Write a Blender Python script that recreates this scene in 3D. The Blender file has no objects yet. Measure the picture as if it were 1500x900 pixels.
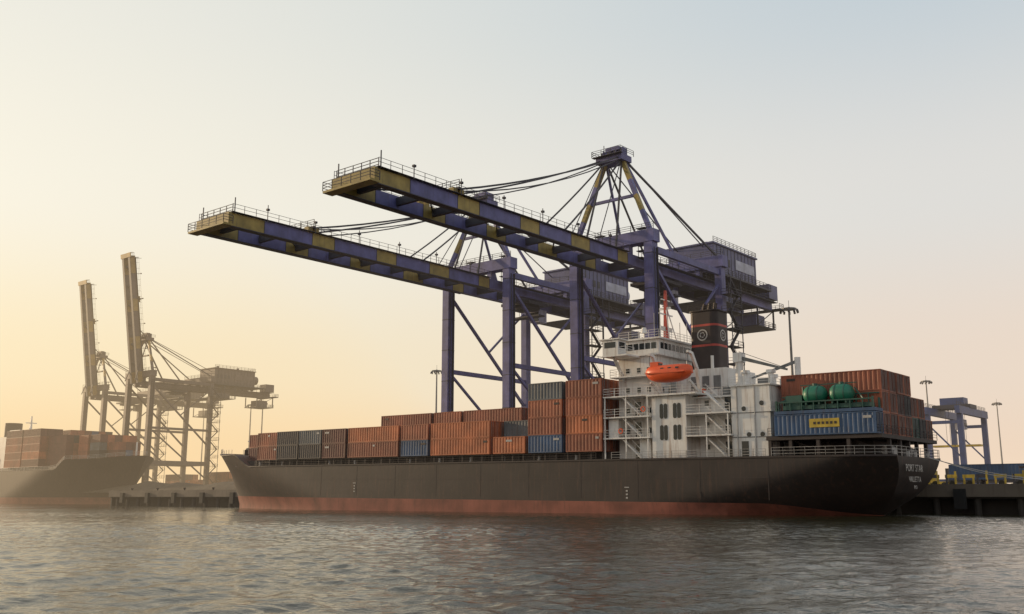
import bpy, bmesh, math, random
import numpy as np
from mathutils import Vector, Matrix
random.seed(7)
R=math.radians
sc=bpy.context.scene
sc.view_settings.view_transform='Standard'
sc.view_settings.look='None'
sc.view_settings.exposure=0
# ---------------------------------------------------------------- frame of the port (quay direction)
X0,Y0=41.4,110.3
ANG=140.2
ca,sa=math.cos(R(ANG)),math.sin(R(ANG))
def W(s,w,z=0):
    # s along the quay, w away from the water side
    return Vector((X0+s*ca+w*sa, Y0+s*sa-w*ca, z))
# ---------------------------------------------------------------- materials
def mat(name,col,rough=.6,metal=0.0,var=.25,scale=.6,streak=.35,dirt=(.05,.03,.02),bump=.0,bscale=8):
    m=bpy.data.materials.new(name); m.use_nodes=True
    nt=m.node_tree; N=nt.nodes; Lk=nt.links
    b=N['Principled BSDF']; b.inputs['Roughness'].default_value=rough; b.inputs['Metallic'].default_value=metal
    tc=N.new('ShaderNodeTexCoord')
    n1=N.new('ShaderNodeTexNoise'); n1.inputs['Scale'].default_value=scale; n1.inputs['Detail'].default_value=6
    Lk.new(tc.outputs['Object'],n1.inputs['Vector'])
    mp=N.new('ShaderNodeMapping'); mp.inputs['Scale'].default_value=(1.3,1.3,.12)
    Lk.new(tc.outputs['Object'],mp.inputs['Vector'])
    n2=N.new('ShaderNodeTexNoise'); n2.inputs['Scale'].default_value=1.6; n2.inputs['Detail'].default_value=7; n2.inputs['Roughness'].default_value=.65
    Lk.new(mp.outputs[0],n2.inputs['Vector'])
    mr=N.new('ShaderNodeMapRange'); mr.inputs[1].default_value=.3; mr.inputs[2].default_value=.7
    mr.inputs[3].default_value=1-var; mr.inputs[4].default_value=1+var
    Lk.new(n1.outputs['Fac'],mr.inputs[0])
    mul=N.new('ShaderNodeVectorMath'); mul.operation='SCALE'; mul.inputs[0].default_value=col
    Lk.new(mr.outputs[0],mul.inputs['Scale'])
    ms=N.new('ShaderNodeMapRange'); ms.inputs[1].default_value=.52; ms.inputs[2].default_value=.75; ms.inputs[3].default_value=0; ms.inputs[4].default_value=streak
    Lk.new(n2.outputs['Fac'],ms.inputs[0])
    mx=N.new('ShaderNodeMix'); mx.data_type='RGBA'
    Lk.new(ms.outputs[0],mx.inputs[0]); Lk.new(mul.outputs[0],mx.inputs[6]); mx.inputs[7].default_value=(*dirt,1)
    Lk.new(mx.outputs[2],b.inputs['Base Color'])
    if bump>0:
        n3=N.new('ShaderNodeTexNoise'); n3.inputs['Scale'].default_value=bscale; n3.inputs['Detail'].default_value=5
        Lk.new(tc.outputs['Object'],n3.inputs['Vector'])
        bp=N.new('ShaderNodeBump'); bp.inputs['Strength'].default_value=bump; bp.inputs['Distance'].default_value=.05
        Lk.new(n3.outputs['Fac'],bp.inputs['Height']); Lk.new(bp.outputs[0],b.inputs['Normal'])
    return m
M={}
M['cblue']=mat('crane_blue_paint',(.10,.10,.255),.55,var=.3,streak=.55,dirt=(.07,.055,.07))
M['cyel']=mat('crane_yellow_paint',(.29,.215,.055),.55,var=.3,streak=.55,dirt=(.09,.07,.05))
M['cgold']=mat('far_crane_muted_yellow',(.32,.21,.06),.6,var=.3,streak=.5,dirt=(.1,.07,.04))  # muted yellow tone of the two far cranes
M['cgrey']=mat('far_crane_brown_grey',(.11,.085,.08),.6,var=.3,streak=.5)  # brownish grey tone of the two far cranes
M['cdark']=mat('crane_dark_steel',(.032,.032,.048),.6)
M['house']=mat('crane_house_paint',(.085,.09,.20),.5,streak=.3)
M['lav']=mat('crane_pale_paint',(.38,.39,.48),.5,streak=.4)
M['cable']=mat('steel_cable',(.035,.035,.05),.5)
M['hull']=mat('hull_black_paint',(.028,.020,.018),.65,var=.35,scale=.25,streak=.8,dirt=(.085,.042,.028),bump=.2,bscale=1.2)
M['boot']=mat('hull_red_boottop',(.23,.075,.05),.75,var=.35,scale=.3,streak=.7,dirt=(.08,.04,.03),bump=.15,bscale=1.5)
M['deck']=mat('deck_brown_steel',(.09,.045,.035),.7)
M['coam']=mat('hatch_dark_steel',(.04,.03,.028),.7)
M['white']=mat('white_ship_paint',(.70,.68,.65),.5,var=.1,streak=.75,dirt=(.30,.18,.11))
M['glass']=mat('dark_window_glass',(.02,.025,.03),.15,var=.1,streak=0)
M['black']=mat('funnel_black_paint',(.032,.02,.018),.6,streak=.5)
M['redst']=mat('red_stripe_paint',(.42,.05,.035),.5)
M['orange']=mat('lifeboat_orange_grp',(.75,.11,.03),.4,var=.08,streak=.25)
M['green']=mat('green_tank_paint',(.015,.15,.09),.45,streak=.4)
M['dgreen']=mat('dark_green_steel',(.02,.08,.06),.5)
M['rail']=mat('rail_grey',(.4,.38,.36),.5)
M['conc']=mat('quay_concrete',(.15,.125,.10),.85,scale=.2,bump=.3,bscale=2)
M['earth']=mat('bank_earth',(.08,.06,.04),.95,scale=.5,bump=.5,bscale=1)
M['concd']=mat('quay_dark_concrete',(.035,.03,.026),.8,bump=.3,bscale=2)  # darker tone for piles, recessed walls and slab underside
M['rubber']=mat('fender_rubber',(.015,.015,.015),.8)
M['yel']=mat('yellow_equipment_paint',(.5,.35,.04),.5,streak=.5)
M['rtg']=mat('rtg_blue_paint',(.03,.055,.17),.5)
M['grey']=mat('grey_steel',(.17,.17,.17),.5)
dirtc=(.07,.035,.025)
CN=['c_brown','c_orange','c_maroon','c_blue','c_grey','c_rust','c_navy','c_green']
cc=[(.25,.075,.04),(.44,.13,.05),(.12,.04,.03),(.04,.085,.17),(.10,.11,.12),(.33,.10,.05),(.026,.024,.03),(.04,.10,.08)]
for n,c in zip(CN,cc): M[n]=mat('container_'+n[2:]+'_paint',c,.62,var=.35,scale=.35,streak=.65,dirt=dirtc)
# ---------------------------------------------------------------- mesh builder
class MB:
    def __init__(s): s.v=[];s.f=[];s.m=[];s.names=[];s.T=None;s.sub={}
    def mi(s,n):
        n=s.sub.get(n,n)
        if n not in s.names: s.names.append(n)
        return s.names.index(n)
    def add(s,vs,fs,m):
        o=len(s.v); 
        for p in vs:
            if s.T: p=s.T(p)
            s.v.append((p[0],-p[1],p[2]))
        k=s.mi(m)
        for f in fs: s.f.append([i+o for i in f]); s.m.append(k)
    def box(s,a,b,m):
        x0,x1=sorted((a[0],b[0]));y0,y1=sorted((a[1],b[1]));z0,z1=sorted((a[2],b[2]))
        s.add([(x0,y0,z0),(x1,y0,z0),(x1,y1,z0),(x0,y1,z0),(x0,y0,z1),(x1,y0,z1),(x1,y1,z1),(x0,y1,z1)],
         [(0,3,2,1),(4,5,6,7),(0,1,5,4),(1,2,6,5),(2,3,7,6),(3,0,4,7)],m)
    def beam(s,p,q,a,b,m,taper=1):
        p=Vector(p);q=Vector(q);d=(q-p)
        if d.length<1e-6:return
        d.normalize()
        ref=Vector((0,0,1)) if abs(d.z)<.9 else Vector((1,0,0))
        u=d.cross(ref).normalized()*a/2; v=d.cross(u).normalized()*b/2
        vs=[p-u-v,p+u-v,p+u+v,p-u+v]+[q+(-u-v)*taper,q+(u-v)*taper,q+(u+v)*taper,q+(-u+v)*taper]
        s.add(vs,[(0,1,2,3),(7,6,5,4),(0,4,5,1),(1,5,6,2),(2,6,7,3),(3,7,4,0)],m)
    def cyl(s,p,q,r,m,n=10,r2=None):
        p=Vector(p);q=Vector(q);d=(q-p).normalized(); r2=r if r2 is None else r2
        ref=Vector((0,0,1)) if abs(d.z)<.9 else Vector((1,0,0))
        u=d.cross(ref).normalized(); v=d.cross(u).normalized()
        vs=[p+(u*math.cos(t)+v*math.sin(t))*r for t in [2*math.pi*i/n for i in range(n)]]
        vs+=[q+(u*math.cos(t)+v*math.sin(t))*r2 for t in [2*math.pi*i/n for i in range(n)]]
        fs=[(i,(i+1)%n,n+(i+1)%n,n+i) for i in range(n)]+[tuple(range(n))[::-1],tuple(range(n,2*n))]
        s.add(vs,fs,m)
    def rings(s,rs,m,cap=True):
        n=len(rs[0]);vs=[p for r in rs for p in r];fs=[]
        for j in range(len(rs)-1):
            for i in range(n): fs.append((j*n+i,j*n+(i+1)%n,(j+1)*n+(i+1)%n,(j+1)*n+i))
        if cap: fs.append(tuple(range(n))[::-1]); fs.append(tuple((len(rs)-1)*n+i for i in range(n)))
        s.add(vs,fs,m)
    def rail(s,pts,m='rail',h=1.05,sp=1.6,t=.055,bars=3):
        for p,q in zip(pts[:-1],pts[1:]):
            p=Vector(p);q=Vector(q);L=(q-p).length;n=max(1,int(L/sp))
            for i in range(n+1):
                c=p.lerp(q,i/n); s.beam(c,c+Vector((0,0,h)),t,t,m)
            for k in range(bars):
                z=Vector((0,0,h*(k+1)/bars)); s.beam(p+z,q+z,t*.8,t*.8,m)
    def stair(s,p,q,m='rail',wd=.8):
        p=Vector(p);q=Vector(q)
        s.beam(p,q,wd,.15,m)
        s.beam(p+Vector((0,0,1)),q+Vector((0,0,1)),.06,.06,m)
    def obj(s,name,parent=None,smooth=False,merge=False,sharp=None):
        me=bpy.data.meshes.new(name); me.from_pydata([tuple(v) for v in s.v],[],s.f)
        for n in s.names: me.materials.append(M[n])
        me.polygons.foreach_set('material_index',s.m)
        bm=bmesh.new(); bm.from_mesh(me)
        if merge: bmesh.ops.remove_doubles(bm,verts=bm.verts,dist=.002)
        bmesh.ops.recalc_face_normals(bm,faces=bm.faces); bm.to_mesh(me); bm.free()
        if smooth or sharp:
            me.polygons.foreach_set('use_smooth',[True]*len(me.polygons))
        if sharp: me.set_sharp_from_angle(angle=R(sharp))
        o=bpy.data.objects.new(name,me); sc.collection.objects.link(o)
        if parent: o.parent=parent
        return o
def empty(name,loc,rz=ANG,ry=0):
    e=bpy.data.objects.new(name,None); e.empty_display_size=1; sc.collection.objects.link(e)
    e.location=loc; e.rotation_euler=(0,R(ry),R(rz)); return e
def place(o,loc,rz=ANG,ry=0):
    o.location=loc; o.rotation_euler=(0,R(ry),R(rz)); return o
# ---------------------------------------------------------------- container
CH=2.47
def container(mb,s0,w0,z0,L,m,both=False,full=True):
    s1=s0+L;w1=w0+2.44;z1=z0+CH;t=.14
    for a in (s0,s1-t):
        for b in (w0,w1-t): mb.box((a,b,z0),(a+t,b+t,z1),m)
    for b in (w0,w1-t):
        mb.box((s0+t,b,z0),(s1-t,b+t,z0+.16),m); mb.box((s0+t,b,z1-.12),(s1-t,b+t,z1),m)
    for a in (s0,s1-t):
        mb.box((a,w0+t,z0),(a+t,w1-t,z0+.16),m); mb.box((a,w0+t,z1-.12),(a+t,w1-t,z1),m)
    mb.add([(s0+t,w0+t,z1-.04),(s1-t,w0+t,z1-.04),(s1-t,w1-t,z1-.04),(s0+t,w1-t,z1-.04)],[(0,1,2,3)],m)
    def corr(w,sg):
        n=int((L-2*t)/.56); pit=(L-2*t)/n; vs=[];fs=[]
        for i in range(n):
            x=s0+t+i*pit
            for dx,dp in ((0,.02),(.36*pit,.02),(.5*pit,.065),(.86*pit,.065)):
                vs+= [(x+dx,w+sg*dp,z0+.16),(x+dx,w+sg*dp,z1-.12)]
        vs+=[(s1-t,w+sg*.02,z0+.16),(s1-t,w+sg*.02,z1-.12)]
        for i in range(len(vs)//2-1): fs.append((2*i,2*i+2,2*i+3,2*i+1))
        mb.add(vs,fs,m)
    if full:
        corr(w0,1)
        if both: corr(w1,-1)
    if not full or not both:
        mb.add([(s0+t,w1-.06,z0+.16),(s1-t,w1-.06,z0+.16),(s1-t,w1-.06,z1-.12),(s0+t,w1-.06,z1-.12)],[(0,1,2,3)],m)
    if not full: mb.add([(s0+t,w0+.06,z0+.16),(s1-t,w0+.06,z0+.16),(s1-t,w0+.06,z1-.12),(s0+t,w0+.06,z1-.12)],[(0,1,2,3)],m)
    for a in (s0+.06,s1-.06):
        mb.add([(a,w0+t,z0+.16),(a,w1-t,z0+.16),(a,w1-t,z1-.12),(a,w0+t,z1-.12)],[(0,1,2,3)],m)
    if full:
        for k in (.45,.85,1.55,1.95): mb.box((s0-.01,w0+k-.03,z0+.08),(s0+.05,w0+k+.03,z1-.06),'grey')
        mb.box((s0+.02,w0+1.19,z0+.17),(s0+.055,w0+1.25,z1-.13),'black')
        if random.random()<.6:
            a=s0+random.choice((.5,L*.5-.6,L-1.8)); mb.box((a,w0-.005,z1-.75),(a+random.uniform(.5,1.2),w0+.03,z1-.45),random.choice(('rail','rail','black')))
def shade_pick(ws): return random.choices(CN,weights=ws)[0]
WT=[32,18,20,2,1,22,2,1]
def stack(name,parent_loc,s0,L,off,tiers,zb,near=None,ry=0,both=False,ws=WT,full=True,rz=ANG):
    mb=MB()
    nr=len(tiers)
    for r,t in enumerate(tiers):
        for k in range(t):
            m=shade_pick(ws)
            if near and r in near and k<len(near[r]): m=CN[near[r][k]]
            dl=random.uniform(-.06,.06)
            container(mb,s0+dl,off+r*2.5,zb+k*2.5,L,m,both=both or r==nr-1,full=full)
    o=mb.obj(name); place(o,parent_loc,rz,ry); return o
TR=-.46
ORG=Vector((X0,Y0,0))
# ---------------------------------------------------------------- hull
def smooth(t): t=max(0,min(1,t)); return t*t*(3-2*t)
def hull(mb,kx=1,ky=1,kz=1,boot=1.3,fc=2.3,N=140):
    D=6.8
    def hb(s,z,ss,sb):
        fz=max(0,min(1.3,z/D)); f1=min(fz,1)
        La=32-26*f1; st0=.15+7.6*f1**.6
        a=st0+(10-st0)*(1-(1-min(max(s-ss,0)/La,1))**2.3)
        Lf=42-13*fz
        f=10*(1-(1-min(max(sb-s,0)/Lf,1))**(1.7+.9*fz))
        return max(.06,min(a,f))
    zs=[-4,-1.5,-.3,'b',2.0,2.8,3.6,4.4,5.2,6.0,6.5,'t']
    cols=[]
    for i in range(N+1):
        tau=i/N; tau=tau-0.10*math.sin(2*math.pi*tau)/ (2*math.pi)*5
        row=[]
        for z in zs:
            sapp=tau*139
            if z=='t': zz=D+fc*smooth((sapp-119)/4)+ .7*smooth((sapp-128)/11)
            elif z=='b': zz=boot*smooth((sapp+1)/16) if boot else 0  # red band dips at the stern; black there stands in for hull shade
            else: zz=z
            fz=max(0,min(1,zz/D))
            ss=-.5+4.5*(1-fz)**2; sb=134.3+5.4*max(0,zz)/9.0
            s=ss+(sb-ss)*tau
            row.append((s,hb(s,zz,ss,sb),zz))
        cols.append(row)
    n=len(zs)
    for sg in (-1,1):
        vs=[(s*kx,(10+sg*h)*ky,z*kz) for r in cols for (s,h,z) in r]
        f1=[];f2=[]
        for i in range(N):
            for j in range(n-1):
                q=(i*n+j,(i+1)*n+j,(i+1)*n+j+1,i*n+j+1)
                (f1 if j<3 else f2).append(q)
        mb.add(vs,f1,'boot'); mb.add(vs,f2,'hull')
    r=cols[0]; vs=[(s*kx,(10-h)*ky,z*kz) for s,h,z in r]+[(s*kx,(10+h)*ky,z*kz) for s,h,z in r]
    mb.add(vs,[(j,j+1,n+j+1,n+j) for j in range(n-1)],'hull')
    vs=[];fs=[]
    for i,rw in enumerate(cols):
        s,h,z=rw[-1]; vs+=[(s*kx,(10-h)*ky,(z-.02)*kz),(s*kx,(10+h)*ky,(z-.02)*kz)]
    for i in range(N): fs.append((2*i,2*i+2,2*i+3,2*i+1))
    mb.add(vs,fs,'deck')
    return cols
ship=empty('container_ship',ORG,ANG,TR)
mb=MB(); cols=hull(mb)
h=mb.obj('hull',ship,merge=True,sharp=38)
mb=MB()
top=[(r[-1][0],10-r[-1][1],r[-1][2]) for r in cols]
topf=[(r[-1][0],10+r[-1][1],r[-1][2]) for r in cols]
for tt in (top,topf):
    for p,q in zip(tt[:-1],tt[1:]):
        mb.beam(p,q,.18,.22,'coam')
mb.box((37.6,1.6,6.78),(124.5,18.4,7.92),'coam')
for i in range(44):
    s=38+i*2
    if s<117:
        for w in (.35,19.45): mb.box((s,w,6.7),(s+.25,w+.25,7.95),'coam')
for s in np.arange(40,118,6.6):
    mb.box((s,.9,6.78),(s+1.1,1.5,7.7),'coam')
    mb.cyl((s+3,.9,6.8),(s+3,.9,7.6),.22,'rail',8)
mb.obj('hatch_coamings',ship)
mb=MB()
def railpath(tt,a,b):
    pts=[p for p in tt if a<=p[0]<=b]; pts=pts[::2]
    pts=[(p[0],p[1]+(.15 if p[1]<10 else -.15),p[2]) for p in pts]
    return pts
for tt in (top,topf):
    mb.rail(railpath(tt,-1,14),h=1.1,sp=1.4); mb.rail(railpath(tt,14,37),h=1.0,sp=1.5,m='rail'); mb.rail(railpath(tt,38,118),m='coam',h=1.0,sp=1.8); mb.rail(railpath(tt,124,138),h=1.0)
mb.rail([(-.4,2.6,6.8),(-.4,17.4,6.8)],h=1.1)
mb.beam((131,10,9.1),(131,10,13.5),.45,.45,'white',.6); mb.beam((131,8.8,12.2),(131,11.2,12.2),.2,.2,'white')
mb.beam((131,10,12),(134,10,9.4),.12,.12,'rail')
for w in (7.5,12.5):
    mb.cyl((128,w-.9,10),(128,w+.9,10),.7,'coam',12); mb.box((127,w-.3,9.1),(129,w+.3,10),'coam')
for w in (5,15): mb.cyl((126,w,9.1),(126,w,10.2),.35,'coam',10)
mb.obj('deck_fittings',ship)
mb=MB()
def line(p,q,sg_,n=10):
    p=Vector(p);q=Vector(q);last=p
    for i in range(1,n+1):
        t=i/n;c=p.lerp(q,t)-Vector((0,0,sg_*4*t*(1-t))); mb.beam(last,c,.09,.09,'rail'); last=c
line((133,13,8.7),(152,23.2,3.0),1.2); line((130,15,8.7),(146,23.2,3.0),.9); line((-.3,14,6.9),(-16,23.3,4.2),.8); line((-.2,16,6.9),(-11,23.3,4.2),.6)
mb.obj('mooring_lines',ship)
mb=MB()
for s,z in ((34,2.6),(88,3.2)):
    for k in range(3): mb.box((s,-.03,z-k*.45),(s+.3,.01,z-k*.45+.2),'rail')
    mb.box((s-.2,-.03,z+.5),(s+.5,.01,z+.62),'rail')
for s in np.arange(14,104,9.2): mb.box((s,-.012,1.7),(s+.07,.01,6.5),'coam')
mb.box((14,-.012,4.3),(104,.01,4.36),'coam')
mb.obj('draught_marks_and_seams',ship)
# ---- aft container platform
mb=MB()
mb.box((.3,.2,8.75),(14.2,20-.2,9.2),'coam')
for s in (.7,4.2,7.8,11.2,13.8):
    for w in (.5,3.5,7,10,13,16.5,19.2):
        if s<1.5 and (w<2 or w>18): continue
        mb.box((s-.2,w-.2,6.7),(s+.2,w+.2,8.75),'coam')
for s in (.7,7.8): mb.beam((s,2,7.2),(s+3.4,2,8.6),.15,.15,'coam')
mb.box((3,5,6.78),(12,16,8.7),'coam')
mb.cyl((1.6,5,7.5),(1.6,7,7.5),.6,'rail',12);mb.cyl((1.6,12,7.5),(1.6,14,7.5),.6,'rail',12)
for w in (4,8.5,11,15.5): mb.cyl((.3,w,6.8),(.3,w,7.5),.25,'rail',8)
mb.rail([(.3,19.9,9.2),(.3,.3,9.2),(14,.3,9.2)],m='coam',h=1.0)
mb.obj('aft_container_platform',ship)
# ---- superstructure
mb=MB()
wh='white'
mb.box((31,3,6.7),(37.2,17.5,21),wh)
mb.box((30.4,2.6,20.9),(37.6,17.9,21.15),wh)
mb.box((30.9,3.4,21.15),(37.0,16.6,23.2),wh)
mb.box((30.5,3,23.2),(37.4,17,23.42),wh)
mb.box((33.6,-.4,20.7),(37.6,20.4,20.92),wh)
for w0,w1 in ((-.4,1.6),(18.4,20.4)):
    mb.box((35.0,w0,20.92),(37.5,w1,23.0),wh); mb.box((34.7,w0-.2,23.0),(37.8,w1+.2,23.16),wh)
    mb.box((34.98,w0+.3,21.9),(35.0-.01,w1-.3,22.7),'glass')
mb.box((35.4,-.43,21.9),(37.2,-.4,22.7),'glass')
mb.beam((36.2,.4,20.7),(36.2,3,17.6),.35,.35,wh)
mb.rail([(33.7,1.6,20.92),(33.7,-.3,20.92),(35,-.3,20.92)],wh)
for s in np.arange(31.3,36.6,.95): mb.box((s,3.36,21.9),(s+.75,3.41,22.75),'glass')
for w in np.arange(3.9,16,1.05): mb.box((30.87,w,21.9),(30.91,w+.8,22.75),'glass')
for w in np.arange(3.9,16,1.05): mb.box((36.99,w,21.9),(37.03,w+.8,22.75),'glass')
for z in (10.4,13.1,15.9,18.6):
    for s in (32.0,33.6,35.4):
        if random.random()<.85: mb.box((s,2.95,z),(s+.55,3.02,z+.7),'glass')
    for w in (4.2,6.0,8.2,10.4,12.6,15):
        mb.box((30.95,w,z),(31.02,w+.55,z+.7),'glass')
for z in (9.55,12.35,15.15):
    mb.box((30.6,.25,z),(38.0,3.1,z+.18),wh); mb.rail([(38.0,3,z+.18),(38.0,.35,z+.18),(30.7,.35,z+.18)],wh)
    for s in (31,34.4,37.8): mb.box((s-.08,.35,z-2.6),(s+.08,.5,z),wh)
mb.box((31.2,1.4,6.8),(32.9,3,9.5),wh); mb.box((36,1.0,9.7),(37.6,3,12.3),wh)
for z in (17.95,): mb.box((30.6,1.4,z),(37.6,3.05,z+.15),wh); mb.rail([(37.6,3,z+.15),(37.6,1.5,z+.15),(30.7,1.5,z+.15)],wh)
for z in (6.9,9.75,12.55):
    mb.box((33.6,2.93,z+.1),(34.5,3.0,z+2.1),'glass')
    mb.stair((32.2,1.0,z),(35.2,1.0,z+2.7),wh)
for s,z in ((35.2,10.6),(31.6,13.4)):
    for k in range(10):
        a0,a1=2*math.pi*k/10,2*math.pi*(k+1)/10
        mb.beam((s+.32*math.cos(a0),.3,z+.32*math.sin(a0)),(s+.32*math.cos(a1),.3,z+.32*math.sin(a1)),.12,.12,'orange')
mb.box((25.4,.7,6.7),(30.5,17,15.0),wh)
mb.box((23.6,.1,15.0),(31.0,19.9,15.22),wh)
for z0,z1 in ((9.2,11.2),(12.0,14.0)):
    for s in (26.4,28.4):
        for ds in (0,.62):
            mb.cyl((s+ds,.66,z1-.28),(s+ds,.72,z1-.28),.27,'glass',12); mb.cyl((s+ds,.66,z0+.28),(s+ds,.72,z0+.28),.27,'glass',12)
            mb.box((s+ds-.27,.665,z0+.28),(s+ds+.27,.71,z1-.28),'glass')
mb.rail([(31,.2,15.22),(23.7,.2,15.22),(23.7,5,15.22)],wh)
mb.box((19.2,3.2,6.7),(25.4,17,14.6),wh)
for z in (9.55,12.35):
    mb.box((18.9,.2,z),(25.38,3.2,z+.18),wh); mb.rail([(25.3,.3,z+.18),(19,.3,z+.18)],wh)
    for s in (19.3,22.3,25.2): mb.box((s-.07,.3,z-2.6),(s+.07,.44,z),wh)
for z in (6.9,9.75,12.55):
    mb.box((20.2,3.13,z+.05),(21.1,3.2,z+2.05),'glass'); mb.box((23.4,3.14,z+1.1),(24.0,3.2,z+1.75),'glass')
    mb.stair((19.8,1.2,z),(22.8,1.2,z+2.7),wh)
mb.box((18.8,2.5,14.6),(25.4,17,14.8),wh); mb.rail([(25.3,2.6,14.8),(19,2.6,14.8)],wh)
mb.box((13.9,1.0,6.7),(19.1,19,15.6),wh)
mb.box((13.5,.4,12.3),(13.9,19.4,12.5),wh); mb.rail([(13.6,.5,12.5),(13.6,19.3,12.5)],wh)
mb.box((13.7,.8,15.6),(19.2,19.2,15.78),wh); mb.rail([(19.1,.9,15.78),(13.8,.9,15.78),(13.8,19,15.78)],wh)
for s,z in ((15,9.6),(16.8,9.6),(15,13.4),(17.4,12.8)):
    mb.cyl((s,.95,z),(s,1.0,z),.3,'glass',12)
for z in (9.3,12.3):
    mb.beam((13.9,.97,z),(19.1,.97,z),.06,.1,'grey')
for s in (15.9,18.3): mb.beam((s,.95,6.9),(s,.95,15.5),.12,.12,'rail')
mb.box((16.9,.93,6.9),(17.8,1.0,8.8),'glass')
for w in (3,6,9,13): mb.box((13.85,w,9.8),(13.9,w+.7,10.6),'glass')
mb.box((22.0,5.5,14.6),(29.5,14,18.8),wh)
for s in (22.8,24.5,26.2): mb.box((s,5.43,16),(s+1.0,5.5,17.8),'grey')
for s,w,z in ((15,4,15.78),(17,9,15.78),(20,6,14.8),(21,15,14.8),(18,3,15.78)):
    mb.cyl((s,w,z),(s,w,z+1.6),.35,wh,10); mb.cyl((s,w,z+1.6),(s,w,z+2.0),.6,wh,10)
for s,w,z,a,b_,c,mm in ((16,5.5,15.78,1.6,1.4,1.2,'grey'),(14.3,12,15.78,2,2,1.6,wh),(21,4,14.8,.9,.9,1.3,'grey'),(24.2,3.2,14.8,.8,.8,1.1,'orange'),(17.7,15,15.78,1.2,1.5,2.1,wh)):
    mb.box((s,w,z),(s+a,w+b_,z+c),mm)
mb.obj('accommodation_block',ship)
mb=MB()
def rr(sc_,wc,z,a,b,r=.9,n=5):
    out=[]
    for cx,cy,a0 in ((a-r,b-r,0),(-a+r,b-r,90),(-a+r,-b+r,180),(a-r,-b+r,270)):
        for i in range(n+1):
            t=R(a0+90*i/n); out.append((sc_+cx+r*math.cos(t),wc+cy+r*math.sin(t),z))
    return out
FS,FW=26.3,9.2
levels=[(18.8,'black'),(22.1,'redst'),(22.4,'black'),(24.9,'redst'),(25.2,'black'),(27.0,None)]
for (z0,m),(z1,_) in zip(levels[:-1],levels[1:]):
    mb.rings([rr(FS,FW,z0,2.1,1.9),rr(FS,FW,z1,2.1,1.9)],m,cap=True)
mb.rings([rr(FS,FW,27.0,2.25,2.05),rr(FS,FW,27.15,2.25,2.05)],'black')
for d in (-.9,0,.9): mb.cyl((FS+d,FW,27),(FS+d*.9-.3,FW,28.3),.28,'black',10)
for ax in ('w','s'):
    for k in range(20):
        t0,t1=2*math.pi*k/20,2*math.pi*(k+1)/20
        def P(t,r):
            return (FS+r*math.cos(t),FW-1.93,23.7+r*math.sin(t)) if ax=='w' else (FS-2.13,FW+r*math.cos(t),23.7+r*math.sin(t))
        mb.add([P(t0,.62),P(t1,.62),P(t1,.8),P(t0,.8)],[(0,1,2,3)],'rail')
        if k%4!=0: mb.add([P(t0,.25),P(t1,.25),P(t1,.4),P(t0,.4)],[(0,1,2,3)],'rail')
mb.rail([(FS-2.2,FW-2,27.15),(FS+2.2,FW-2,27.15)],'black',h=.8)
mb.obj('funnel',ship)
mb=MB()
mb.beam((33,9,23.4),(33,9,31),.6,.6,'redst',.55); mb.beam((33,7.2,27.5),(33,10.8,27.5),.18,.18,wh)
mb.beam((33,7.8,29.6),(33,10.2,29.6),.15,.15,wh); mb.beam((32.2,9,28.4),(34,9,28.4),.25,.3,wh)
mb.beam((33,7.4,25.4),(33,10.6,25.4),.2,.6,wh)
mb.beam((31.8,8,23.4),(33,9,29),.12,.12,wh);mb.beam((31.8,10,23.4),(33,9,29),.12,.12,wh)
for w in (5,6.5,12,14,15.5): mb.beam((32.5,w,23.4),(32.5,w,26.5+random.random()*1.5),.07,.07,'rail')
mb.cyl((34.8,6,23.4),(34.8,6,24.6),.1,wh,8); mb.cyl((34.8,6,24.6),(34.8,6,25.4),.5,wh,12,.3)
mb.rail([(37.2,3.2,23.42),(30.7,3.2,23.42),(30.7,16.8,23.42)],wh)
mb.cyl((19.8,5,14.8),(19.8,5,19.2),.5,wh,12); mb.box((19.2,4.4,19.2),(20.4,5.6,20.4),wh)
mb.beam((19.8,5,19.8),(12.6,3.5,17.6),.45,.5,'grey',.5); mb.beam((19.8,5,20.6),(12.8,3.5,17.8),.06,.06,'cable')
mb.cyl((15.8,14,15.8),(15.8,14,20.5),.4,wh,10); mb.beam((15.8,14,20),(22,13,18),.35,.4,'grey',.6)
mb.beam((24,5.6,15),(24,5.6,20.5),.3,.3,wh)
for s in (24.5,30.3):
    mb.beam((s,3,15.2),(s,2.2,18.6),.35,.45,wh); mb.beam((s,2.2,18.6),(s,.9,20.4),.35,.45,wh); mb.beam((s,.9,20.4),(s,-.1,20.5),.3,.3,wh)
    mb.beam((s,-.0,20.4),(s,-.0,19),.06,.06,'cable'); mb.beam((s,3,15.3),(s,.2,16.8),.25,.3,wh)
mb.obj('masts_and_davits',ship)
def text(body,size,zc,wc,parent):
    cu=bpy.data.curves.new('name_text','FONT'); cu.body=body; cu.size=size; cu.align_x='CENTER'; cu.extrude=.01
    o=bpy.data.objects.new('name_lettering',cu); sc.collection.objects.link(o); cu.materials.append(M['rail'])
    o.parent=parent
    m=Matrix(((0,0,-1,-.62),(-1,0,0,-wc),(0,1,0,zc),(0,0,0,1))); o.matrix_local=m
for b,sz,z in (('PORT STAR',1.15,5.1),('VALLETTA',.9,3.9),('IMO',.6,3.1)): text(b,sz,z,7.6,ship)
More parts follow.
